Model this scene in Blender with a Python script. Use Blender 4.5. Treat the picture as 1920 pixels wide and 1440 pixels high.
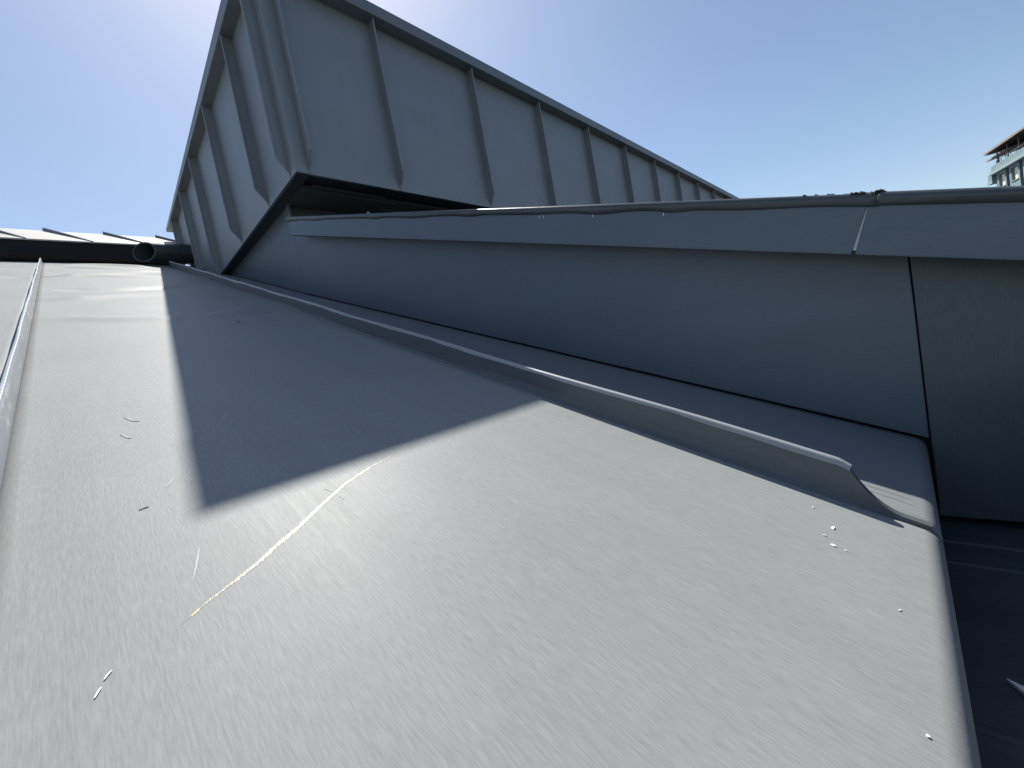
import bpy, math, random
from mathutils import Matrix, Vector
random.seed(7)

# ------------------------------------------------------------------ camera, sky, sun
S = 0.2                      # one modelling unit (camera height above the roof) in metres
Z0 = 9.4                     # camera height above the street in metres
TH = 0.34326443              # roof pitch
CT, ST = math.cos(TH), math.sin(TH)
scene = bpy.context.scene
for o in list(bpy.data.objects):
    bpy.data.objects.remove(o)
col = scene.collection

cam_data = bpy.data.cameras.new('camera')
cam = bpy.data.objects.new('camera', cam_data)
col.objects.link(cam)
right = Vector((0.68117964, -0.70847661, -0.18454047))
down = Vector((-0.17730191, 0.08492144, -0.98048579))
fwd = Vector((0.71032269, 0.70060634, -0.06776750))
mw = Matrix.Identity(4)
for i in range(3):
    mw[i][0] = right[i]; mw[i][1] = -down[i]; mw[i][2] = -fwd[i]
mw[2][3] = Z0
cam.matrix_world = mw
cam_data.sensor_width = 36.0
cam_data.lens = 14.195
cam_data.clip_start = 0.01
cam_data.clip_end = 5000
scene.camera = cam

sun_dir = Vector((0.2776, 0.521, 0.807)).normalized()
elev = math.asin(sun_dir.z)
azim = math.atan2(sun_dir.x, sun_dir.y)
world = bpy.data.worlds.new('World')
scene.world = world
world.use_nodes = True
wn = world.node_tree
wn.nodes.clear()
sky = wn.nodes.new('ShaderNodeTexSky')
sky.sky_type = 'NISHITA'
sky.sun_disc = False
sky.sun_elevation = elev
sky.sun_rotation = azim
sky.altitude = 0
sky.air_density = 1.0
sky.dust_density = 0.6
sky.ozone_density = 0.5
bg = wn.nodes.new('ShaderNodeBackground')
bg.inputs['Strength'].default_value = 0.094
wo = wn.nodes.new('ShaderNodeOutputWorld')
wn.links.new(sky.outputs[0], bg.inputs[0])
wn.links.new(bg.outputs[0], wo.inputs[0])

sun_data = bpy.data.lights.new('sun', 'SUN')
sun_data.energy = 5.0
sun_data.angle = math.radians(0.53)
sun_data.color = (1.0, 0.96, 0.9)
sun = bpy.data.objects.new('sun', sun_data)
col.objects.link(sun)
sun.rotation_euler = sun_dir.to_track_quat('Z', 'Y').to_euler()
sun.location = (0, 0, 40)

scene.view_settings.view_transform = 'Standard'
scene.view_settings.look = 'None'
scene.view_settings.exposure = 0.55
scene.view_settings.gamma = 1.0

# ------------------------------------------------------------------ materials
def principled(name):
    m = bpy.data.materials.new(name)
    m.use_nodes = True
    nt = m.node_tree
    return m, nt, nt.nodes['Principled BSDF']

def node(nt, typ, **kw):
    n = nt.nodes.new(typ)
    for k, v in kw.items():
        setattr(n, k, v)
    return n

def noise(nt, vec, scale, detail=3.0, rough=0.55):
    n = node(nt, 'ShaderNodeTexNoise')
    n.inputs['Scale'].default_value = scale
    n.inputs['Detail'].default_value = detail
    n.inputs['Roughness'].default_value = rough
    if vec is not None:
        nt.links.new(vec, n.inputs['Vector'])
    return n.outputs['Fac']

def mapping(nt, vec, scale, loc=(0, 0, 0)):
    n = node(nt, 'ShaderNodeMapping')
    n.inputs['Scale'].default_value = scale
    n.inputs['Location'].default_value = loc
    nt.links.new(vec, n.inputs['Vector'])
    return n.outputs[0]

def maprange(nt, val, a, b, c, d):
    n = node(nt, 'ShaderNodeMapRange')
    for i, v in zip(range(1, 5), (a, b, c, d)):
        n.inputs[i].default_value = v
    nt.links.new(val, n.inputs[0])
    return n.outputs[0]

def math2(nt, op, a, b):
    n = node(nt, 'ShaderNodeMath', operation=op)
    for i, v in enumerate((a, b)):
        if isinstance(v, (int, float)):
            n.inputs[i].default_value = v
        else:
            nt.links.new(v, n.inputs[i])
    return n.outputs[0]

def mixcol(nt, fac, a, b, blend='MIX'):
    n = node(nt, 'ShaderNodeMix', data_type='RGBA', blend_type=blend)
    for sock, v in ((n.inputs[0], fac), (n.inputs[6], a), (n.inputs[7], b)):
        if hasattr(v, 'is_linked') or isinstance(v, bpy.types.NodeSocket):
            nt.links.new(v, sock)
        elif isinstance(v, (int, float)):
            sock.default_value = v
        else:
            sock.default_value = (*v, 1)
    return n.outputs[2]

def zinc(name, base, grain, rough=0.5, grain_amt=0.10, metallic=0.0, spec=0.5, stain=0.06, wav=0.0006, tint=None):
    """rolled pre-weathered zinc: fine grain along one axis, faint clouding, gentle unevenness"""
    m, nt, p = principled(name)
    tc = node(nt, 'ShaderNodeTexCoord').outputs['Object']
    g = {'X': (85, 850, 850), 'Y': (850, 85, 850), 'Z': (850, 850, 85)}[grain]
    g2 = {'X': (12, 330, 330), 'Y': (330, 12, 330), 'Z': (330, 330, 12)}[grain]
    fine = noise(nt, mapping(nt, tc, g), 1.0, 2.0, 0.6)
    mid = noise(nt, mapping(nt, tc, g2, (3, 5, 7)), 1.0, 3.0, 0.6)
    cloud = noise(nt, tc, 2.2, 4.0, 0.6)
    f1 = maprange(nt, fine, 0.25, 0.75, 1 - grain_amt, 1 + grain_amt)
    f2 = maprange(nt, mid, 0.25, 0.75, 1 - grain_amt * 0.38, 1 + grain_amt * 0.38)
    f3 = maprange(nt, cloud, 0.3, 0.7, 1 - stain, 1 + stain)
    run = noise(nt, mapping(nt, tc, {'X': (1.5, 28, 28), 'Y': (28, 1.5, 28), 'Z': (28, 28, 1.5)}[grain], (1, 2, 3)), 1.0, 4.0, 0.65)
    f4 = maprange(nt, run, 0.3, 0.7, 1 - stain * 0.7, 1 + stain * 0.7)
    f = math2(nt, 'MULTIPLY', math2(nt, 'MULTIPLY', f1, f2), math2(nt, 'MULTIPLY', f3, f4))
    basec = mixcol(nt, maprange(nt, noise(nt, tc, 5.0, 3.0), 0.35, 0.65, 0, 1), base, tint or tuple(c * 0.95 for c in base))
    colr = node(nt, 'ShaderNodeVectorMath', operation='SCALE')
    nt.links.new(basec, colr.inputs[0])
    nt.links.new(f, colr.inputs['Scale'])
    nt.links.new(colr.outputs[0], p.inputs['Base Color'])
    p.inputs['Metallic'].default_value = metallic
    p.inputs['Specular IOR Level'].default_value = spec
    r = maprange(nt, mid, 0.2, 0.8, rough - 0.05, rough + 0.05)
    nt.links.new(r, p.inputs['Roughness'])
    b1 = node(nt, 'ShaderNodeBump')
    b1.inputs['Strength'].default_value = 0.25
    b1.inputs['Distance'].default_value = 0.0003
    nt.links.new(fine, b1.inputs['Height'])
    b2 = node(nt, 'ShaderNodeBump')
    b2.inputs['Strength'].default_value = 1.0
    b2.inputs['Distance'].default_value = wav
    nt.links.new(noise(nt, tc, 9.0, 2.0, 0.4), b2.inputs['Height'])
    nt.links.new(b1.outputs[0], b2.inputs['Normal'])
    nt.links.new(b2.outputs[0], p.inputs['Normal'])
    return m

def plain(name, base, rough=0.7, metallic=0.0, var=0.15, scale=12.0, bump=0.0):
    m, nt, p = principled(name)
    tc = node(nt, 'ShaderNodeTexCoord').outputs['Object']
    c = noise(nt, tc, scale, 5.0, 0.6)
    colr = node(nt, 'ShaderNodeVectorMath', operation='SCALE')
    colr.inputs[0].default_value = base
    nt.links.new(maprange(nt, c, 0.25, 0.75, 1 - var, 1 + var), colr.inputs['Scale'])
    nt.links.new(colr.outputs[0], p.inputs['Base Color'])
    p.inputs['Roughness'].default_value = rough
    p.inputs['Metallic'].default_value = metallic
    if bump:
        b = node(nt, 'ShaderNodeBump')
        b.inputs['Distance'].default_value = bump
        nt.links.new(c, b.inputs['Height'])
        nt.links.new(b.outputs[0], p.inputs['Normal'])
    return m

def worn(name, base, light, grain, rough=0.42):
    """seam metal with rubbed pale patches"""
    m = zinc(name, base, grain, rough, 0.06)
    nt = m.node_tree
    p = nt.nodes['Principled BSDF']
    tc = node(nt, 'ShaderNodeTexCoord').outputs['Object']
    src = p.inputs['Base Color'].links[0].from_socket
    n1 = noise(nt, mapping(nt, tc, (60, 14, 60)), 1.0, 6.0, 0.7)
    fac = maprange(nt, n1, 0.54, 0.66, 0.0, 0.8)
    nt.links.new(mixcol(nt, fac, src, light), p.inputs['Base Color'])
    return m

ZB = (0.264, 0.276, 0.270)
M = {}
M['roof'] = zinc('rolled_zinc_roof', ZB, 'Y', 0.52, 0.12, stain=0.045, spec=0.11, metallic=0.0, tint=(0.258, 0.268, 0.258))
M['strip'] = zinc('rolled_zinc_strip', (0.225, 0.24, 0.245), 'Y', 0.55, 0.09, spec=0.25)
M['upstand'] = zinc('shade_dark_zinc_fold', (0.13, 0.142, 0.15), 'Y', 0.5, 0.09, spec=0.3, metallic=0.3)  # same zinc, darkened to paint the shade on the upstand's face
M['rubbed'] = zinc('sunlit_rubbed_zinc_edge', (0.31, 0.325, 0.33), 'Y', 0.42, 0.08, spec=0.5, stain=0.15)  # lighter for sun painted on the upstand's top, along with wear
M['seam'] = worn('rubbed_zinc_seam', (0.27, 0.30, 0.335), (0.55, 0.57, 0.58), 'Y')
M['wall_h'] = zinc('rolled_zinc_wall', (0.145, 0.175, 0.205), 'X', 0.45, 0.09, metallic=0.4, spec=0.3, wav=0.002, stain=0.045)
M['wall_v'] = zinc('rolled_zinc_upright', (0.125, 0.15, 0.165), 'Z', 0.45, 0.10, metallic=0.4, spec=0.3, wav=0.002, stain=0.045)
M['clad'] = zinc('rolled_zinc_cladding', (0.29, 0.31, 0.325), 'Z', 0.5, 0.05, metallic=0.4, spec=0.3, wav=0.003, stain=0.03)
M['trim'] = zinc('rolled_zinc_trim', (0.22, 0.24, 0.25), 'X', 0.45, 0.04, metallic=0.4, spec=0.3)
M['bead'] = zinc('shade_dark_zinc_bead', (0.075, 0.085, 0.09), 'X', 0.3, 0.08, stain=0.2)  # zinc darkened to paint the shade under the bead
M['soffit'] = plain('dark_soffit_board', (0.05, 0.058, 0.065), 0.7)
M['board'] = plain('brown_soffit_board', (0.105, 0.10, 0.10), 0.65)  # brown, made lighter than the dark soffit to paint bounced light
M['black'] = plain('black_backing_and_shade', (0.012, 0.013, 0.015), 0.85)  # backing behind joints; also paints shade in the pipe and upper eave
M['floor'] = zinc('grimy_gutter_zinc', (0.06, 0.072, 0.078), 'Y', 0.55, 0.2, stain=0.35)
M['pale'] = zinc('glare_pale_sheet', (0.50, 0.475, 0.42), 'X', 0.5, 0.05, spec=0.3, stain=0.12)  # paler than the other zinc: sun glare put into the colour
M['bright_bits'] = plain('bright_metal_joint_light', (0.88, 0.9, 0.9), 0.45, 0.0, 0.05)  # small metal bits; also paints the light in the open fascia joint
M['pipe'] = plain('galvanised_pipe', (0.05, 0.054, 0.058), 0.3, 0.2, 0.2, 20)
M['chip'] = plain('white_paint_chip', (0.82, 0.82, 0.80), 0.6, 0, 0.05)
M['fibre'] = plain('pale_fibre', (0.42, 0.43, 0.42), 0.7, 0, 0.05)
M['darkmark'] = plain('dark_residue', (0.17, 0.17, 0.165), 0.7, 0, 0.1)
M['moss'] = plain('black_grit', (0.02, 0.022, 0.02), 0.95, 0, 0.4, 200)
M['membrane'] = plain('terrace_membrane', (0.045, 0.045, 0.045), 0.9, 0, 0.2)
M['street'] = plain('street_asphalt', (0.055, 0.055, 0.055), 0.9, 0, 0.25, 0.6)
M['render'] = plain('house_render', (0.35, 0.34, 0.32), 0.85, 0, 0.1, 3)
M['bplaster'] = plain('blue_grey_plaster', (0.19, 0.265, 0.285), 0.85, 0, 0.12, 1.5)
M['bledge'] = plain('pale_blue_ledge', (0.26, 0.34, 0.36), 0.8, 0, 0.08, 2)
M['bstrip'] = plain('dark_blue_panel', (0.035, 0.055, 0.10), 0.5, 0, 0.15, 2)
M['broof'] = plain('brown_pantile', (0.26, 0.21, 0.185), 0.85, 0, 0.35, 6)
M['bpost'] = plain('grey_post_paint', (0.12, 0.12, 0.13), 0.6)
M['bdark'] = plain('dark_eaves_shade', (0.02, 0.018, 0.016), 0.8)
M['blind'] = plain('cream_blind', (0.82, 0.78, 0.58), 0.6, 0, 0.06, 3)

# polished scratch: bare metal in a broken line, sun glint painted golden
m, nt, p = principled('bare_metal_glint_scratch')
tc = node(nt, 'ShaderNodeTexCoord').outputs['Object']
n1 = noise(nt, mapping(nt, tc, (800, 260, 800)), 1.0, 2.0, 0.6)
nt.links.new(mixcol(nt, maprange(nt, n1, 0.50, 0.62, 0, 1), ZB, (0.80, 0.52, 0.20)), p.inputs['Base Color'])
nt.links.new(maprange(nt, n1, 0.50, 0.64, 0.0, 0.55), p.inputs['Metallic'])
p.inputs['Roughness'].default_value = 0.58
M['scratch'] = m

# ------------------------------------------------------------------ helpers
def rz(y):
    """roof height at world y (modelling units, camera at the origin)"""
    return (ST * y - 1.0) / CT

def yx(a):
    return a * CT + ST

class MB:
    def __init__(self):
        self.v = []; self.f = []
    def add(self, vs, fs):
        k = len(self.v)
        self.v += [tuple(x) for x in vs]
        self.f += [tuple(i + k for i in q) for q in fs]
        return self
    def box(self, x0, x1, y0, y1, z0, z1):
        vs = [(x, y, z) for x in (x0, x1) for y in (y0, y1) for z in (z0, z1)]
        return self.add(vs, [(0, 1, 3, 2), (4, 6, 7, 5), (0, 4, 5, 1), (2, 3, 7, 6), (0, 2, 6, 4), (1, 5, 7, 3)])
    def hexa(self, lo, hi):
        """two matching quads"""
        n = len(lo)
        fs = [tuple(range(n - 1, -1, -1)), tuple(range(n, 2 * n))]
        fs += [(i, (i + 1) % n, n + (i + 1) % n, n + i) for i in range(n)]
        return self.add(list(lo) + list(hi), fs)
    def loft(self, rings, cap=True, closed=True):
        n = len(rings[0]); k = 0
        vs = [q for r in rings for q in r]; fs = []
        for i in range(len(rings) - 1):
            for j in range(n if closed else n - 1):
                a = i * n + j; b = i * n + (j + 1) % n
                fs.append((a, b, b + n, a + n))
        if cap:
            fs.append(tuple(range(n - 1, -1, -1)))
            fs.append(tuple(range((len(rings) - 1) * n, len(rings) * n)))
        return self.add(vs, fs)
    def build(self, name, mat, parent=None, smooth=False, bevel=0.0, scale=S, fix=True):
        me = bpy.data.meshes.new(name)
        me.from_pydata([(x * scale, y * scale, z * scale) for x, y, z in self.v], [], self.f)
        me.materials.append(mat)
        if fix:
            import bmesh
            bm = bmesh.new(); bm.from_mesh(me)
            bmesh.ops.recalc_face_normals(bm, faces=bm.faces)
            bm.to_mesh(me); bm.free()
        if smooth:
            for q in me.polygons: q.use_smooth = True
        o = bpy.data.objects.new(name, me)
        col.objects.link(o)
        if parent: o.parent = parent
        if bevel:
            b = o.modifiers.new('bevel', 'BEVEL')
            b.width = bevel * scale; b.segments = 2; b.limit_method = 'ANGLE'
        return o

def tag(o, label, cat, group=None, kind=None):
    o['label'] = label
    o['category'] = cat
    if group: o['group'] = group
    if kind: o['kind'] = kind
    return o

def empty(name, mat4):
    o = bpy.data.objects.new(name, None)
    o.empty_display_size = 0.05
    col.objects.link(o)
    o.matrix_world = mat4
    return o

def frame(origin, x=(1, 0, 0), y=(0, 1, 0), z=(0, 0, 1)):
    """origin in modelling units relative to the camera"""
    m4 = Matrix.Identity(4)
    for i in range(3):
        m4[i][0] = x[i]; m4[i][1] = y[i]; m4[i][2] = z[i]
        m4[i][3] = origin[i] * S
    m4[2][3] += Z0
    return m4

# ------------------------------------------------------------------ setting
ground = MB().box(-1500, 1500, -1500, 1500, -0.5, 0).build('ground', M['street'], scale=1.0)
ground['kind'] = 'structure'
house = MB().box(-9, 38.5, -1.7, 19, -46.5, -1.73).build('house_wall', M['render'])
house.location.z = Z0
house['kind'] = 'structure'
terrace = MB().box(4.86, 38, -1.65, 8.5, -1.72, -1.0).build('terrace', M['membrane'])
terrace.location.z = Z0
terrace['kind'] = 'structure'

# ------------------------------------------------------------------ sloping zinc roof (frame: x along eave, y up the slope, z off the roof)
roof = empty('zinc_roof', frame((0, ST, -CT), (1, 0, 0), (0, CT, ST), (0, -ST, CT)))
tag(roof, 'grey standing seam zinc roof slope filling the foreground, half sunlit', 'roof')
EA = -0.425
A1 = 17.75
ripples = [(16.6, .020, .20), (15.6, -.016, .18), (14.6, .022, .2), (13.6, -.016, .2), (12.6, .024, .18), (11.4, .012, .2),
           (10.3, -.016, .22), (8.9, .014, .22), (7.6, -.010, .22), (6.7, .010, .18)]
def ripple(a, b, bl, br):
    if a < 5.5: return 0.0
    t = (b - bl) / (br - bl)
    h = 0
    for i, (a0, am, w) in enumerate(ripples):
        sh = a0 + 0.25 * math.sin(2.1 * b + i * 1.7)
        env = min(1, max(0, t * 6)) * min(1, max(0, (0.86 + 0.05 * math.sin(i * 2.3) - t) * 7))
        env *= 0.55 + 0.45 * math.sin(b * 1.3 + i * 2.1)
        h += 2.9 * am * env * math.exp(-((a - sh) / w) ** 2)
    return h

def eave_profile(n=9, r=0.085, drop=0.42):
    """points (a, h) from the drip up round the fold to the roof plane"""
    turn = math.pi / 2 - TH
    pts = []
    ac, hc = EA + r, -r
    dx, dh = -ST, -CT
    arc = []
    for i in range(n + 1):
        t = turn * (1 - i / n)
        arc.append((ac - r * math.sin(t) * 1.0 + (1 - math.sin(turn)) * 0, hc + r * math.cos(t)))
    a0, h0 = arc[0]
    pts.append((a0 + dx * drop, h0 + dh * drop))
    return pts + arc

def roof_panel(name, bl, br, mat, nb=30, a_lo_extra=None, a_top=A1):
    prof = eave_profile()
    rows = prof + [(a, 0.0) for a in [EA + .085 + .02 + i * .12 for i in range(1, 46)]]
    a = rows[-1][0]
    while a < a_top:
        a += .06
        rows.append((a, 0.0))
    mb = MB()
    vs = []; fs = []
    for (a, h) in rows:
        for j in range(nb + 1):
            b = (bl(a) if callable(bl) else bl) * (1 - j / nb) + (br(a) if callable(br) else br) * j / nb
            hh = h
            if a > 5.5:
                hh += ripple(a, b, bl if not callable(bl) else bl(a), br if not callable(br) else br(a))
            vs.append((b, a, hh))
    n = nb + 1
    for i in range(len(rows) - 1):
        for j in range(nb):
            fs.append((i * n + j, i * n + j + 1, (i + 1) * n + j + 1, (i + 1) * n + j))
    mb.add(vs, fs)
    o = mb.build(name, mat, roof, smooth=True)
    so = o.modifiers.new('sheet', 'SOLIDIFY'); so.thickness = 0.02 * S; so.offset = -1
    return o

def xw(y):        # front of the parapet wall
    return 3.786 - 0.0541 * y

main_panel = roof_panel('roof_panel', -0.325, 2.36, M['roof'], 44)
main_panel['label'] = 'wide sunlit panel with a sharp triangular shadow and a scratch'
roof_panel('roof_panel', -2.95, -0.335, M['roof'], 24)
roof_panel('roof_panel', -5.58, -2.96, M['roof'], 12)
strip = roof_panel('edge_strip', 2.365, lambda a: max(3.36, xw(yx(a)) + 0.04), M['strip'], 14)
strip['label'] = 'narrow shaded strip between the upstand and the parapet wall'

# left standing seam: slim fin, uneven
def fin_along(name, b, h, t, mat, a0, a1, step, wob, parent, hprof=None):
    rings = []
    a = a0
    while True:
        d = wob * math.sin(a * 1.7 + b) + wob * 0.6 * math.sin(a * 4.1)
        hh = (hprof(a) if hprof else h)
        rings.append([(b - t + d * .3, a, 0.0), (b - t * .9 + d, a, hh * .86), (b - t * .5 + d, a, hh), (b + t * .5 + d, a, hh),
                      (b + t * .95 + d, a, hh * .84), (b + t + d * .5, a, hh * .45), (b + t * 1.15, a, 0.0)])
        if a >= a1: break
        a = min(a1, a + step)
    return MB().loft(rings).build(name, mat, parent, smooth=False, bevel=0.004)

s1 = fin_along('standing_seam', -0.335, 0.145, 0.018, M['seam'], EA + .02, 17.2, 0.25, 0.0022, roof)
s1['label'] = 'slim pale rubbed standing seam left of the wide panel'
fin_along('standing_seam', -2.955, 0.155, 0.018, M['seam'], EA + .02, 17.2, 0.4, 0.0022, roof)

# right upstand with its scooped end by the eave
def up_h(a):
    if a >= 0.0: return 0.19 + 0.006 * math.sin(a * 2.3)
    if a >= -0.05: return 0.19 - 0.3 * (-a)
    if a >= -0.275:
        t = (a + 0.275) / 0.225
        return 0.022 + 0.153 * t ** 1.8
    return 0.022
rings = []
caps = []
avals = [EA + 0.06, -0.33, -0.29, -0.275, -0.26, -0.24, -0.22, -0.195, -0.17, -0.14, -0.115, -0.09, -0.07, -0.05, -0.035, -0.015, 0.0, 0.05]
a = 0.2
while a < 16.9:
    avals.append(a); a += 0.2
for a in avals:
    h = up_h(a)
    d = 0.005 * math.sin(a * 1.1) + 0.002 * math.sin(a * 3.7)
    k = min(1.0, h / 0.19)
    top = h - .022 * k
    ring = [(2.326, a, 0.0), (2.338, a, h * .10), (2.342 + d, a, h * .3), (2.342 + d, a, top), (2.380 + d, a, top), (2.380 + d, a, h * .4), (2.425, a, 0.0)]
    rings.append(ring)
    if a > -0.06:
        cap = []
        e = .004 * math.sin(a * 5.3) + .003 * math.sin(a * 13.1)
        for q in range(13):
            t = math.pi * (1 - q / 12)
            cap.append((2.361 + d + (0.0205 + (.003 if q == 0 else 0)) * math.cos(t), a, top + .001 + (.022 * k) * math.sin(t) ** .8 - ((.006 + e) if q in (0, 12) else 0)))
        caps.append(cap)
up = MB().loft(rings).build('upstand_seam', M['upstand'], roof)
up['label'] = 'raised zinc upstand with a scooped end near the eave'
cap = MB().loft(caps).build('sunlit_rubbed_edge', M['rubbed'], up, smooth=True)
cap['label'] = 'rubbed fold, painted paler for the sun, along the top of the upstand'
sm = cap.modifiers.new('edges', 'EDGE_SPLIT'); sm.split_angle = math.radians(60)
# fold creases on the sunlit end of the strip
for b0, hh in ((2.62, .006), (2.56, .005)):
    MB().loft([[(b0 - .012, a, -.001), (b0, a, hh * q), (b0 + .012, a, -.001)] for a, q in ((EA + .09, 0), (EA + .16, 1), (0.2, 1), (2.0, 0))]).build('fold_crease', M['strip'], strip)

# marks on the wide panel
def ribbon(name, pts, w, mat, parent, z=0.0035, taper=True):
    n = len(pts); rings = []
    for i, (b, a) in enumerate(pts):
        p0 = pts[max(0, i - 1)]; p1 = pts[min(n - 1, i + 1)]
        dx, dy = p1[0] - p0[0], p1[1] - p0[1]
        l = math.hypot(dx, dy) or 1
        k = w * (math.sin(math.pi * (i + .35) / (n - .3)) if taper else 1)
        nx, ny = -dy / l * k, dx / l * k
        rings.append([(b - nx, a - ny, z * .9), (b + nx, a + ny, z * .9), (b, a, -.001)])
    return MB().loft(rings).build(name, mat, parent)
def dense(pts, k=6, jit=0.0):
    out = []
    for i in range(len(pts) - 1):
        for j in range(k):
            t = j / k
            out.append((pts[i][0] * (1 - t) + pts[i + 1][0] * t + random.uniform(-jit, jit), pts[i][1] * (1 - t) + pts[i + 1][1] * t + random.uniform(-jit, jit)))
    return out + [pts[-1]]
sc = ribbon('scratch', dense([(.051, 1.182), (.133, 1.228), (.208, 1.261), (.299, 1.314), (.429, 1.392), (.537, 1.465), (.695, 1.565), (.857, 1.628), (1.017, 1.674)], 4, .002), 0.008, M['scratch'], main_panel, 0.0008)
sc['label'] = 'long scratch with a golden glint in its colour across the sunlit panel'
for pts, w, mt in [([(.152, 1.501), (.134, 1.433), (.105, 1.337)], .0025, 'fibre'), ([(.602, 1.578), (.624, 1.526), (.627, 1.449)], .0022, 'fibre'),
                   ([(.436, 2.553), (.485, 2.66), (.546, 2.772)], .004, 'fibre'), ([(.133, 1.997), (.179, 2.068)], .003, 'fibre')]:
    ribbon('scratch', dense(pts, 4), w, M[mt], main_panel, 0.0015)
ribbon('smudge', dense([(1.416, 6.135), (1.392, 5.834), (1.433, 5.772)], 4), .02, M['darkmark'], main_panel, 0.002)

# loose bits lying on the roof
def on_roof(name, mb, mat, b, a, label, cat, group=None, rz_=0.0):
    o = mb.build(name, mat)
    o.matrix_world = frame((b, a * CT + ST - ST * 0.002, a * ST - CT + CT * 0.002), (1, 0, 0), (0, CT, ST), (0, -ST, CT)) @ Matrix.Rotation(rz_, 4, 'Z')
    return tag(o, label, cat, group)
def chip_mesh(l, w, seed, h=0.0022):
    r = random.Random(seed); n = 9
    lo = []; hi = []
    for i in range(n):
        t = 2 * math.pi * i / n
        k = r.uniform(.65, 1.2)
        lo.append((l * k * math.cos(t), w * k * math.sin(t), 0)); hi.append((l * .75 * k * math.cos(t), w * .75 * k * math.sin(t), h * r.uniform(.7, 1.2)))
    return MB().hexa(lo, hi)
for i, (b, a, l, w, lab) in enumerate([
        (2.02, -.055, .014, .007, 'white paint chip on the zinc just below the scooped upstand end'),
        (1.878, -.069, .012, .008, 'larger white paint chip nearest the eave in the cluster'),
        (1.93, -.036, .006, .004, 'small white paint chip between the two larger chips by the upstand'),
        (2.144, .030, .006, .004, 'tiny white paint chip closest to the upstand shadow'),
        (1.876, -.109, .006, .003, 'tiny white paint chip to the right of the larger chips'),
        (1.639, -.264, .0045, .003, 'lone pale speck halfway along the rounded eave edge'),
        (1.18, -.312, .005, .005, 'white speck on the eave edge at the bottom right corner'),
        (1.774, 4.618, .018, .007, 'pale paint fleck inside the dark shadow on the roof')]):
    on_roof('paint_chip', chip_mesh(l, w, i), M['chip'], b, a, lab, 'paint chip', 'paint chips scattered on the roof', i * 1.1)
def fibre(pts, lab, mt='fibre', w=.0022):
    b0, a0 = pts[0]
    rings = []
    pp = dense([(b - b0, a - a0) for b, a in pts], 4)
    for i, (b, a) in enumerate(pp):
        k = w * (0.5 + 0.5 * math.sin(math.pi * (i + .5) / len(pp)))
        z = .0012
        p0 = pp[max(0, i - 1)]; p1 = pp[min(len(pp) - 1, i + 1)]
        l = math.hypot(p1[0] - p0[0], p1[1] - p0[1]) or 1
        nx, ny = -(p1[1] - p0[1]) / l * k, (p1[0] - p0[0]) / l * k
        rings.append([(b - nx, a - ny, z), (b + nx, a + ny, z), (b, a, -.003)])
    on_roof('fibre', MB().loft(rings), M[mt], b0, a0, lab, 'fibre', 'loose fibres on the sunlit roof')
fibre([(-.087, 1.136), (-.095, 1.128), (-.101, 1.119)], 'short curled pale fibre at the lower left of the roof', 'chip')
fibre([(-.107, 1.10), (-.112, 1.092), (-.119, 1.079)], 'pale fibre just under the curled one at lower left', 'chip')
fibre([(.092, 2.987), (.12, 2.90), (.147, 2.876)], 'pale curled fibre left of the shadow edge, upper one')
fibre([(.057, 2.725), (.075, 2.66), (.09, 2.641)], 'pale curled fibre left of the shadow edge, second from the top')
fibre([(.039, 1.874), (.055, 1.88), (.067, 1.877)], 'dark fibre lying left of the shadow tip', 'darkmark')

# ------------------------------------------------------------------ gutter below the eave
gut = empty('box_gutter', frame((0, 0, -1.66)))
tag(gut, 'dark shaded zinc gutter floor below the eave at lower right', 'gutter')
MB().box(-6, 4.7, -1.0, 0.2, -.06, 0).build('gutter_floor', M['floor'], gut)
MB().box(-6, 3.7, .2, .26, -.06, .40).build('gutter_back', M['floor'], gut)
MB().box(-6, 3.84, -1.06, -1.0, -.06, 1.05).build('gutter_lip_blocker', M['floor'], gut)  # out of view; raised to block skylight and darken the gutter
for x in (3.52, 3.25, 2.0, -.4):
    MB().loft([[(x - .02, y, .001), (x - .006, y, .012), (x + .006, y, .001)] for y in (-.99, -.4, .19)]).build('sheet_lap', M['floor'], gut)
off = MB().hexa([(0, 0, 0), (-.10, -.16, 0), (-.16, -.10, 0)], [(0, 0, .012), (-.10, -.16, .03), (-.16, -.10, .02)]).build('metal_offcut', M['bright_bits'])
off.matrix_world = frame((2.31, -.17, -1.657))
tag(off, 'pale triangular metal offcut lying in the dark gutter', 'metal scrap')

# ------------------------------------------------------------------ parapet wall (frame: x up along the wall, y outwards, z up)
wl = math.hypot(1, .0541)
wd = (-.0541 / wl, 1 / wl, 0)
wo_ = (-1 / wl, -.0541 / wl, 0)
par = empty('zinc_parapet', frame((3.786, 0, -1.61), wd, wo_, (0, 0, 1)))
tag(par, 'dark blue grey zinc clad parapet wall with overhanging coping on the right', 'wall')
ZO = 1.61
def wz(s, h):     # height in the wall frame of a point h above the roof (square to it), at s along
    y = s / wl
    return rz(y) + h / CT + ZO
def wpanel(name, pts, t0, t1, mat, lab=None, parent=par, bevel=.006):
    o = MB().hexa([(s, t0, z) for s, z in pts], [(s, t1, z) for s, z in pts]).build(name, mat, parent, bevel=bevel)
    if lab: o['label'] = lab
    return o
TOP = 1.35
JS = 8.60; J2 = -0.06
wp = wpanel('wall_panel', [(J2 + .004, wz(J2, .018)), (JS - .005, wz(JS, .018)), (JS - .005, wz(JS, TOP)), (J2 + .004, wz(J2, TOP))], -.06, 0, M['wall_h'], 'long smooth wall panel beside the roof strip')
wpanel('wall_panel', [(-1.6, 0), (J2 - .004, 0), (J2 - .004, wz(J2, TOP)), (-1.6, wz(-1.6, TOP))], -.06, -.004, M['wall_v'], 'darkest wall panel beyond the eave')
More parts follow.
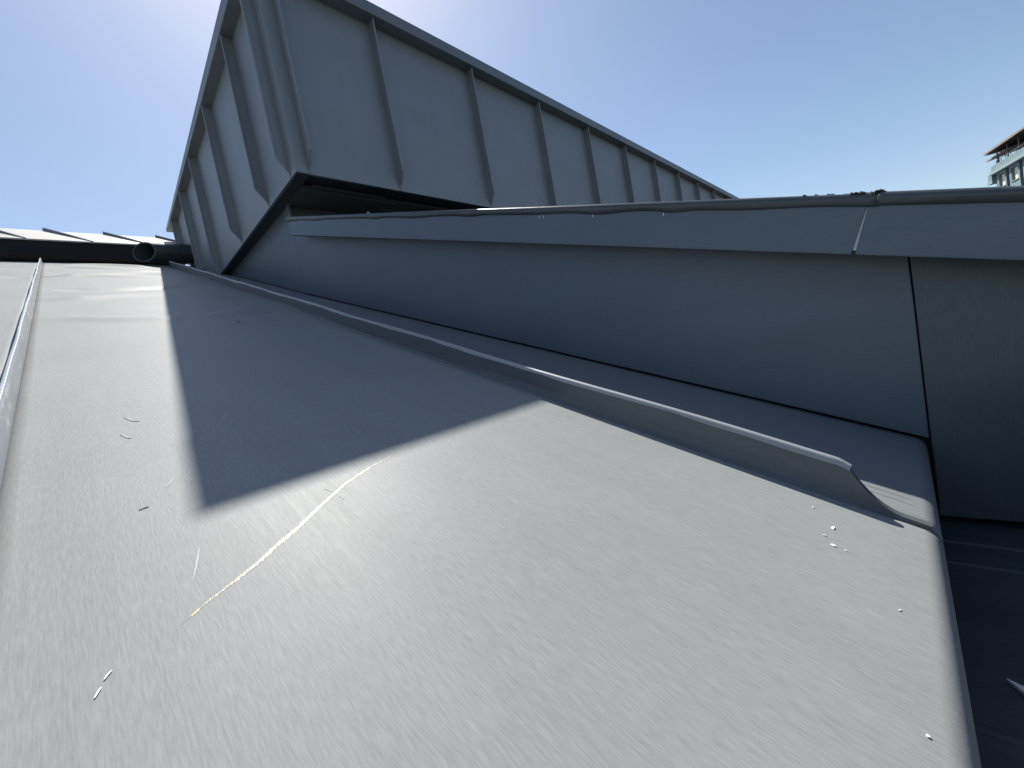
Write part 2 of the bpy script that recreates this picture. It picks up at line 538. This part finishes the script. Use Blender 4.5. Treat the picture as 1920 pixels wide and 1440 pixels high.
for p0, p1 in (((.555, 1.859), (.368, 1.76)), ((.037, 1.659), (-.035, 1.651)), ((.34, 1.62), (.23, 1.58)), ((1.6, 1.72), (1.45, 1.66))):
    pts = dense([p0, p1], 6, .0015)
    MB().loft([[(a_, .0004, b_ - .0022), (a_, .0004, b_ + .0022), (a_, -.002, b_)] for a_, b_ in pts]).build('scuff', M['darkmark'], wp)
zs = 3.8 + ZO
sx = (3.8 * CT + 1) / ST * wl
cp = [(JS + .005, wz(JS, .018), 0), (sx - .12, zs - .01, -.24), (JS + .005, zs - .01, 0)]
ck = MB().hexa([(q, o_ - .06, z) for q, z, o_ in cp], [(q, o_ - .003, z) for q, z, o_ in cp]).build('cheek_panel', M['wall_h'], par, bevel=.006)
ck['label'] = 'triangular panel under the overhanging box'
# dark core behind the joints
MB().hexa([(s, -.07, z) for s, z in ((-1.59, -.03), (J2, -.03), (J2 + .3, wz(J2 + .3, -.3)), (JS + .1, wz(JS, -.3)), (JS + .1, wz(JS, TOP)), (-1.59, wz(-1.59, TOP)))],
          [(s, -1.0, z) for s, z in ((-1.59, -.03), (J2, -.03), (J2 + .3, wz(J2 + .3, -.3)), (JS + .1, wz(JS, -.3)), (JS + .1, wz(JS, TOP)), (-1.59, wz(-1.59, TOP)))]).build('wall_core', M['black'], par)
# coping: fascia lengths cut square to the slope, a rolled bead and a top sheet
def sp(a, h):     # along-slope and height above roof -> (s, z) in the wall frame
    y = a * CT - (h - 1) * ST
    z = a * ST + (h - 1) * CT
    return (y * wl, z + ZO)
def hb(a): return 1.150 - .004 * a
def ht(a): return 1.475 - .0085 * a
def fascia(a0, a1, lab):
    pts = [sp(a0, hb(a0)), sp(a1, hb(a1)), sp(a1 + (.007 if a1 < 1 else 0), ht(a1)), sp(a0 - (.006 if a0 > 0 else 0), ht(a0))]
    o = wpanel('coping_fascia', pts, .285, .30, M['wall_h'], lab)
    return o
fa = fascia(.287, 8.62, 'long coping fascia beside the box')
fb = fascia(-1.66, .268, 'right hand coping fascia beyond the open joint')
# hem under each fascia, turned back to the wall
for a0, a1, f_ in ((.287, 8.62, fa), (-1.66, .268, fb)):
    MB().hexa([(*sp(a0, hb(a0) + .004),), (*sp(a1, hb(a1) + .004),), (*sp(a1, hb(a1) + .02),), (*sp(a0, hb(a0) + .02),)] and
              [(sp(a0, hb(a0) + .004)[0], .22, sp(a0, hb(a0) + .004)[1]), (sp(a1, hb(a1) + .004)[0], .22, sp(a1, hb(a1) + .004)[1]),
               (sp(a1, hb(a1) + .02)[0], .22, sp(a1, hb(a1) + .02)[1]), (sp(a0, hb(a0) + .02)[0], .22, sp(a0, hb(a0) + .02)[1])],
              [(sp(a0, hb(a0) + .004)[0], .284, sp(a0, hb(a0) + .004)[1]), (sp(a1, hb(a1) + .004)[0], .284, sp(a1, hb(a1) + .004)[1]),
               (sp(a1, hb(a1) + .02)[0], .284, sp(a1, hb(a1) + .02)[1]), (sp(a0, hb(a0) + .02)[0], .284, sp(a0, hb(a0) + .02)[1])]).build('hem', M['wall_h'], f_)
# bright strip added in the open joint, painting the light through it
wpanel('joint_light_strip', [sp(.20, 1.175), sp(.34, 1.175), sp(.34, 1.44), sp(.20, 1.44)], .272, .2835, M['bright_bits'], 'bright strip painting the light in the open fascia joint')
# end return of the fascia at the box
e0, e1, e2, e3 = sp(8.625, hb(8.6)), sp(8.645, hb(8.6)), sp(8.645, ht(8.6)), sp(8.625, ht(8.6))
wpanel('end_return', [e0, e1, e2, e3], .0, .299, M['wall_h'])

def bead(a0, a1, r0, seed, lab):
    r = random.Random(seed)
    dents = []
    a = min(a0, a1)
    while a < max(a0, a1):
        dents.append((a, r.uniform(.12, .5), r.uniform(.0, .022))); a += r.uniform(.5, 1.1)
    rings = []
    a = a0
    while True:
        sag = sum(d * math.exp(-((a - c) / w) ** 2) for c, w, d in dents)
        wob = .0015 * math.sin(a * 1.1 + seed)
        hc = ht(a) + .005 + wob * .5
        ring = []
        for q in range(14):
            t = 2 * math.pi * q / 14
            dz = math.sin(t) * r0; do = math.cos(t) * r0
            if dz < 0: dz *= 1 + sag / r0
            s, z = sp(a, hc + dz)
            ring.append((s, .298 + do * .9, z))
        rings.append(ring)
        if a >= a1: break
        a = min(a1, a + .06)
    o = MB().loft(rings).build('coping_bead', M['bead'], par, smooth=True)
    o['label'] = lab
    return o
bead(.225, 8.66, .034, 3, 'rolled bead along the top of the long fascia')
bead(-1.7, .245, .040, 9, 'rolled bead sleeve along the right hand fascia')
t0, t1 = sp(-1.66, ht(-1.66) + .02), sp(8.5, ht(8.5) + .02)
MB().hexa([(t0[0], .29, t0[1] - .02), (t1[0], .29, t1[1] - .02), (t1[0], -1.0, t1[1] - .10), (t0[0], -1.0, t0[1] - .10)],
          [(t0[0], .29, t0[1]), (t1[0], .29, t1[1]), (t1[0], -1.0, t1[1] - .08), (t0[0], -1.0, t0[1] - .08)]).build('coping_sheet', M['wall_h'], par)
for a in (1.55, 2.2, 2.75, 2.80):
    s, z = sp(a, ht(a) - .06)
    MB().box(s - .003, s + .003, .30, .308, z - .012, z + .012).build('rivet', M['bright_bits'], par)
# grit caught on the bead by the joint
mb = MB(); r = random.Random(5)
for i in range(46):
    a = .22 + abs(r.gauss(0, .16)) if i > 10 else .22 + r.uniform(0, .05)
    s, z = sp(a, ht(a) + .036 + r.uniform(-.004, .006 if i > 10 else .016))
    q = r.uniform(.006, .014); y = .298 + r.uniform(-.03, .02)
    vs = [(s + q * r.uniform(.6, 1.3) * dx * 1.5, y + q * dy, z + q * r.uniform(.6, 1.2) * dz) for dx, dy, dz in ((1, 0, 0), (-1, 0, 0), (0, 1, 0), (0, -1, 0), (0, 0, 1), (0, 0, -1))]
    mb.add(vs, [(0, 2, 4), (2, 1, 4), (1, 3, 4), (3, 0, 4), (2, 0, 5), (1, 2, 5), (3, 1, 5), (0, 3, 5)])
grit = mb.build('grit', M['moss'])
grit.matrix_world = par.matrix_world.copy()
tag(grit, 'black grit and moss on top of the coping by the fascia joint', 'grit', kind='stuff')
# small clip on the coping below the box
clip = MB().hexa([(0, 0, 0), (.05, .02, 0), (.05, .02, .075), (0, 0, .08)], [(.0, .05, .0), (.05, .07, 0), (.06, .08, .06), (.01, .06, .065)]).build('metal_clip', M['fibre'], bevel=.006)
clip.matrix_world = frame((3.246, 5.5, 2.425))
tag(clip, 'tiny bright metal clip standing on the coping below the box soffit', 'clip')

# ------------------------------------------------------------------ clad box above the roof (frame: corner at its lower front edge)
BX, BY, BZ = 3.05, 7.19, 3.80
boxo = empty('clad_box', frame((BX, BY, BZ)))
tag(boxo, 'tall zinc clad box with upright standing seams jutting over the roof', 'roof box')
XE = 36.0 - BX
YE = 17.55 - BY
def topz(y):      # height of the top under the trim, y from the front
    return 3.30 - 0.035 * y
# front cladding
fseam = [3.29 - BX] + [5.12 - BX + 2.62 * k for k in range(12)]
edges = [0.0] + fseam + [XE]
for i in range(len(edges) - 1):
    x0, x1 = edges[i], edges[i + 1]
    if i == 0: continue
    MB().box(x0 + .004, x1 - .004, 0, .05, 0, 3.4).build('front_panel', M['clad'], boxo)
MB().hexa([(-.0, -.002, 0), (.24, -.002, 0), (.24, .05, 0), (.05, .05, 0), (.05, .26, 0), (-.002, .26, 0)],
          [(-.0, -.002, 3.5), (.24, -.002, 3.4), (.24, .05, 3.4), (.05, .05, 3.4), (.05, .26, 3.4), (-.002, .26, 3.4)]).build('corner_trim', M['clad'], boxo, bevel=.012)
# side cladding, cut off by the roof slope behind
sseam = [.26, 8.78 - BY, 11.0 - BY, 13.28 - BY, 15.34 - BY]
sed = sseam + [YE]
for i in range(len(sed) - 1):
    y0, y1 = sed[i] + .004, sed[i + 1] - .004
    lo = []
    for y in (y0, y1): lo.append(max(0.0, rz(y + BY) - BZ + .015))
    pts = [(y0, lo[0])]
    yk = (3.8 * CT + 1) / ST - BY + .03
    if y0 < yk < y1: pts.append((yk, 0.0))
    pts += [(y1, lo[1]), (y1, topz(y1) + .1), (y0, topz(y0) + .1)]
    MB().hexa([(0, y, z) for y, z in pts], [(.05, y, z) for y, z in pts]).build('side_panel', M['clad'], boxo)
# standing seams
def fin(u, z0, z1, side, proj=.20, t=.015, cut=True):
    ps = [(z0 + .02, .006), (z0 + .10, .03), (z0 + .22, .12), (z0 + .33, proj), (z1, proj)] if cut else [(z0, proj), (z1, proj)]
    k = (z1 - z0) / 8
    if cut:
        ps = ps[:-1] + [(z0 + .33 + (z1 - z0 - .33) * i / 8, proj) for i in range(1, 9)]
    rings = []
    for z, p_ in ps:
        d = .005 * math.sin(z * 2.3 + u * 3)
        sec = [(-t * .5, .004), (-t * .6 + d, -p_ * .75), (-t * 1.3 + d, -p_ * .8), (-t * 1.3 + d, -p_), (t + d, -p_), (t + d, -p_ * .72), (t * .5, .004)]
        if side: rings.append([(q, u + w, z) for w, q in sec])
        else: rings.append([(u + w, q, z) for w, q in sec])
    return MB().loft(rings).build('standing_seam', M['clad'], boxo, bevel=.003)
for x in fseam: fin(x, 0, 3.36, False)
for y in sseam:
    b0 = max(0.0, rz(y + BY) - BZ)
    fin(y, b0, topz(y) + .05, True, cut=(b0 < .05))
fin(YE - .02, rz(17.6) - BZ, topz(YE) + .05, True, cut=False)
# capping trim, projecting; it falls gently along the side
def trim(name, pts, lab, bevel=.012):
    o = MB().hexa(*pts).build(name, M['trim'], boxo, bevel=bevel); o['label'] = lab; return o
P = .215
PF = .27
for x0, x1 in ((-P, 9.75), (9.77, 20.5), (20.52, XE)):
    trim('top_trim', ([(x0, -PF, 3.33), (x1, -PF, 3.33), (x1, .3, 3.33), (x0, .3, 3.33)], [(x0, -PF, 3.57), (x1, -PF, 3.57), (x1, .3, 3.56), (x0, .3, 3.56)]), 'capping trim along the front top edge')
y1 = 18.6 - BY
def stt(y): return 3.557 - .0484 * y
def stb(y): return 3.29 - .0347 * y
trim('top_trim', ([(-P, .302, stb(.3)), (.3, .302, stb(.3)), (.3, y1, stb(y1)), (-P, y1, stb(y1))],
                  [(-P, .302, stt(.3)), (.3, .302, stt(.3)), (.3, y1, stt(y1)), (-P, y1, stt(y1))]), 'capping trim along the side top edge')
MB().hexa([(.3, .3, 3.35), (XE, .3, 3.35), (XE, YE, 3.3 - .0484 * YE), (.3, YE, 3.3 - .0484 * YE)],
          [(.3, .3, 3.5), (XE, .3, 3.5), (XE, YE, 3.5 - .0484 * YE), (.3, YE, 3.5 - .0484 * YE)]).build('top_sheet', M['clad'], boxo)
MB().box(.06, XE, YE - .06, YE, -3, 2.75).build('back_panel', M['clad'], boxo)
# soffit and the set-back wall under the box
xc = xw(8.6) - BX
fr = 8.66 - BY
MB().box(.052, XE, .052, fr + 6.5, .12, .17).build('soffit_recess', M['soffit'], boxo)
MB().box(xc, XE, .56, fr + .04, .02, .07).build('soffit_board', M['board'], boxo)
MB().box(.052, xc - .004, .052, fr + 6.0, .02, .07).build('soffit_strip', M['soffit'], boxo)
MB().box(xc - .012, xc + .03, 1.36, 1.40, -.42, .019).build('corner_bead', M['trim'], boxo)
for k in range(6):
    x0 = xc + .006 + k * 5.4
    MB().box(x0 + .006, min(XE, x0 + 5.4) - .006, fr, fr + .05, -5.0, .018).build('lower_wall_panel', M['wall_v'], boxo)
for x0, x1, y_, zt in ((.42, 1.95, .40, -.012), (.30, 2.3, .55, -.03), (2.1, 4.5, .95, -.03)):
    MB().box(x0, x1, y_, y_ + .04, zt, .019).build('soffit_batten', M['wall_v'], boxo)

# ------------------------------------------------------------------ upper roof beyond the slope
YF = 17.25
upr = empty('upper_roof', frame((0, YF, rz(YF))))
tag(upr, 'upper roof with sun glare painted pale and dark shaded fascia at far left', 'roof')
ZF = 5.76 - rz(YF)
t25 = math.tan(math.radians(25))
YR = 2.05
MB().box(-9, 3.0, 0, .10, ZF - .47, ZF - .02).build('fascia', M['black'], upr)  # fascia and recess coloured black to paint their shade
MB().box(-9, 3.0, .45, .5, -.25, ZF).build('recess_board', M['black'], upr)
MB().box(-9, 3.0, .10, .45, ZF - .47, ZF - .42).build('eave_soffit', M['black'], upr)
def uq(x, y): return (x, y, ZF + y * t25)
seams = [(-0.159 + (k) * 1.38, 0.80 + (k) * 1.33) for k in range(-6, 3)]
prev = [(-9, -9)] + seams + [(3.0, 3.0)]
for i in range(len(prev) - 1):
    (r0, e0_), (r1, e1_) = prev[i], prev[i + 1]
    q = [uq(e0_, -.04), uq(min(e1_, 3.0), -.04), uq(min(r1, 3.0), YR), uq(r0, YR)]
    MB().hexa([(x, y, z - .04) for x, y, z in q], q).build('roof_sheet', M['pale'], upr)
for r0, e0_ in seams:
    L = []
    for t, h in ((0, .10), (.5, .07), (1, .02)):
        x = r0 + (e0_ - r0) * t; y = YR + (-.03 - YR) * t
        z = ZF + y * t25
        L.append([(x - .02, y, z - .01), (x - .02, y, z + h), (x + .02, y, z + h), (x + .02, y, z - .01)])
    MB().loft(L).build('standing_seam', M['bead'], upr)  # seams coloured dark to paint their shaded sides
MB().hexa([(-9, YR + .01, ZF + YR * t25), (3, YR + .01, ZF + YR * t25), (3, 4.5, ZF - .2), (-9, 4.5, ZF - .2)],
          [(-9, YR + .01, ZF + YR * t25 - .05), (3, YR + .01, ZF + YR * t25 - .05), (3, 4.5, ZF - .3), (-9, 4.5, ZF - .3)]).build('back_slope', M['pale'], upr)

# ------------------------------------------------------------------ open pipe end by the box
pipe = empty('vent_pipe', frame((1.86, 16.6, 5.0)))
tag(pipe, 'open ended round grey metal pipe lying against the box foot', 'pipe')
RP = .30
def tube(ro, ri, x_end, mat, name, k=.85):
    n = 28; rings = [[], [], [], []]
    for q in range(n):
        t = 2 * math.pi * q / n
        cy, cz = math.cos(t), math.sin(t)
        rings[0].append((-cy * ro * k, cy * ro, RP + cz * ro)); rings[1].append((x_end, cy * ro, RP + cz * ro))
        rings[2].append((x_end, cy * ri, RP + cz * ri)); rings[3].append((-cy * ri * k, cy * ri, RP + cz * ri))
    rings.append(rings[0])
    return MB().loft(rings, cap=False).build(name, mat, pipe, smooth=True)
MB().loft([[(x, math.cos(2 * math.pi * q / 24) * (RP - .035), RP + math.sin(2 * math.pi * q / 24) * (RP - .035)) for q in range(24)] for x in (.42, .5)]).build('shade_plug', M['black'], pipe)  # plug and liner added in black to paint shade inside the pipe
tube(RP - .031, RP - .05, .45, M['black'], 'shade_liner')
tu = tube(RP, RP - .03, 1.16, M['pipe'], 'tube')
es = tu.modifiers.new('edges', 'EDGE_SPLIT'); es.split_angle = math.radians(40)
MB().loft([[(x, math.cos(2 * math.pi * q / 24) * (RP + .02), RP + math.sin(2 * math.pi * q / 24) * (RP + .02)) for q in range(24)] for x in (.9, 1.0)]).build('collar', M['pipe'], pipe)

# ------------------------------------------------------------------ building across the way (frame: x towards the viewer along its front, y out, z up; metres)
Wd = Vector((.977, .212, 0)).normalized()
far = bpy.data.objects.new('apartment_building', None)
col.objects.link(far)
m4 = Matrix.Identity(4)
ax = -Wd; ay = Vector((-Wd.y, Wd.x, 0))
# front normal points to the viewer; x runs towards the viewer, so z = x cross y must be up
if ax.cross(ay).z < 0: flip = -1
else: flip = 1
ay2 = ay * flip
for i in range(3):
    m4[i][0] = ax[i]; m4[i][1] = ay2[i]; m4[i][2] = (0, 0, 1)[i]
m4[0][3], m4[1][3], m4[2][3] = 59.617, -6.766, 0
far.matrix_world = m4
tag(far, 'blue grey building with canopied roof terrace at the far right edge', 'building')
F = flip      # +1: outwards is +y
def fb_(name, x0, x1, o0, o1, z0, z1, mat, parent=far):
    return MB().box(x0, x1, min(o0 * F, o1 * F), max(o0 * F, o1 * F), z0, z1).build(name, mat, parent, scale=1.0)
C0 = Z0
LEN = 24
fb_('wall', .25, LEN, -12, -.25, 0, C0 + 8.0, M['bplaster'])
# facade built up round the openings
wins = [(1.41 + 2.1 * k, 2.41 + 2.1 * k) for k in range(8)]
xs = .55
for k, (a, b) in enumerate(wins):
    x0, x1 = a - .35, b + .25
    fb_('facade_panel', x0, a, -.24, 0, C0 + 4.5, C0 + 8.0, M['bplaster'])
    fb_('facade_panel', b, x1, -.24, 0, C0 + 4.5, C0 + 8.0, M['bplaster'])
    fb_('facade_panel', a + .001, b - .001, -.24, -.002, C0 + 7.78, C0 + 8.0, M['bplaster'])
    fb_('facade_panel', a + .001, b - .001, -.24, -.002, C0 + 4.5, C0 + 6.70, M['bplaster'])
    w = fb_('window', a + .002, b - .002, -.22, -.18, C0 + 6.702, C0 + 7.778, M['bledge'])
    fb_('pane', a + .08, b - .08, -.179, -.16, C0 + 6.78, C0 + 7.70, M['blind'], w)
    fb_('sill', a - .05, b + .05, .0, .06, C0 + 6.64, C0 + 6.70, M['bledge'], w)
    fb_('dark_strip', x1 + .002, x1 + .50 - .002, -.24, -.14, C0 + 4.5, C0 + 8.0, M['bstrip'])
fb_('dark_strip', .55, 1.055, -.24, -.14, C0 + 4.5, C0 + 7.6, M['bstrip'])
fb_('ledge', .78, LEN, -12, .35, C0 + 8.0, C0 + 8.25, M['bledge'])
fb_('ledge', -.1, .779, -12, .2, C0 + 7.3, C0 + 7.6, M['bledge'])
fb_('ledge', .1, .779, -12, .2, C0 + 7.6, C0 + 8.15, M['bplaster'])
fb_('terrace_parapet', 1.0, LEN, .05, .25, C0 + 8.25, C0 + 8.72, M['bplaster'])
fb_('terrace_parapet', 1.0, 1.2, -11.9, .04, C0 + 8.25, C0 + 8.72, M['bplaster'])
rail = fb_('railing', 1.6, LEN, .12, .16, C0 + 8.98, C0 + 9.02, M['bpost'])
for k in range(14):
    fb_('baluster', 1.7 + k * .8, 1.73 + k * .8, .12, .16, C0 + 8.72, C0 + 8.98, M['bpost'], rail)
for k in range(11):
    fb_('post', 1.62 + k * 1.75, 1.70 + k * 1.75, .0, .08, C0 + 8.25, C0 + 9.85, M['bpost'])
fb_('post', .62, .74, -.4, -.28, C0 + 8.15, C0 + 9.4, M['bpost'])
def slope_roof(name, x0, x1, o0, o1, z0, z1, th, mat):
    lo = [(x0, o0 * F, z0), (x1, o0 * F, z0), (x1, o1 * F, z1), (x0, o1 * F, z1)]
    o = MB().hexa(lo, [(x, y, z + th) for x, y, z in lo]).build(name, mat, far, scale=1.0)
    return o
slope_roof('canopy', .6, LEN, .5, -6, C0 + 9.9, C0 + 11.6, .16, M['broof'])
slope_roof('canopy_ceiling', .7, LEN - .1, .4, -6, C0 + 9.84, C0 + 9.86, .03, M['bdark'])
slope_roof('canopy', -.2, 3.2, .1, -3, C0 + 9.42, C0 + 9.9, .12, M['broof'])
fb_('terrace_back', 2.0, LEN - .3, -1.8, -1.6, C0 + 8.25, C0 + 10.35, M['bdark'])  # dark sheet added to paint the shade under the canopy
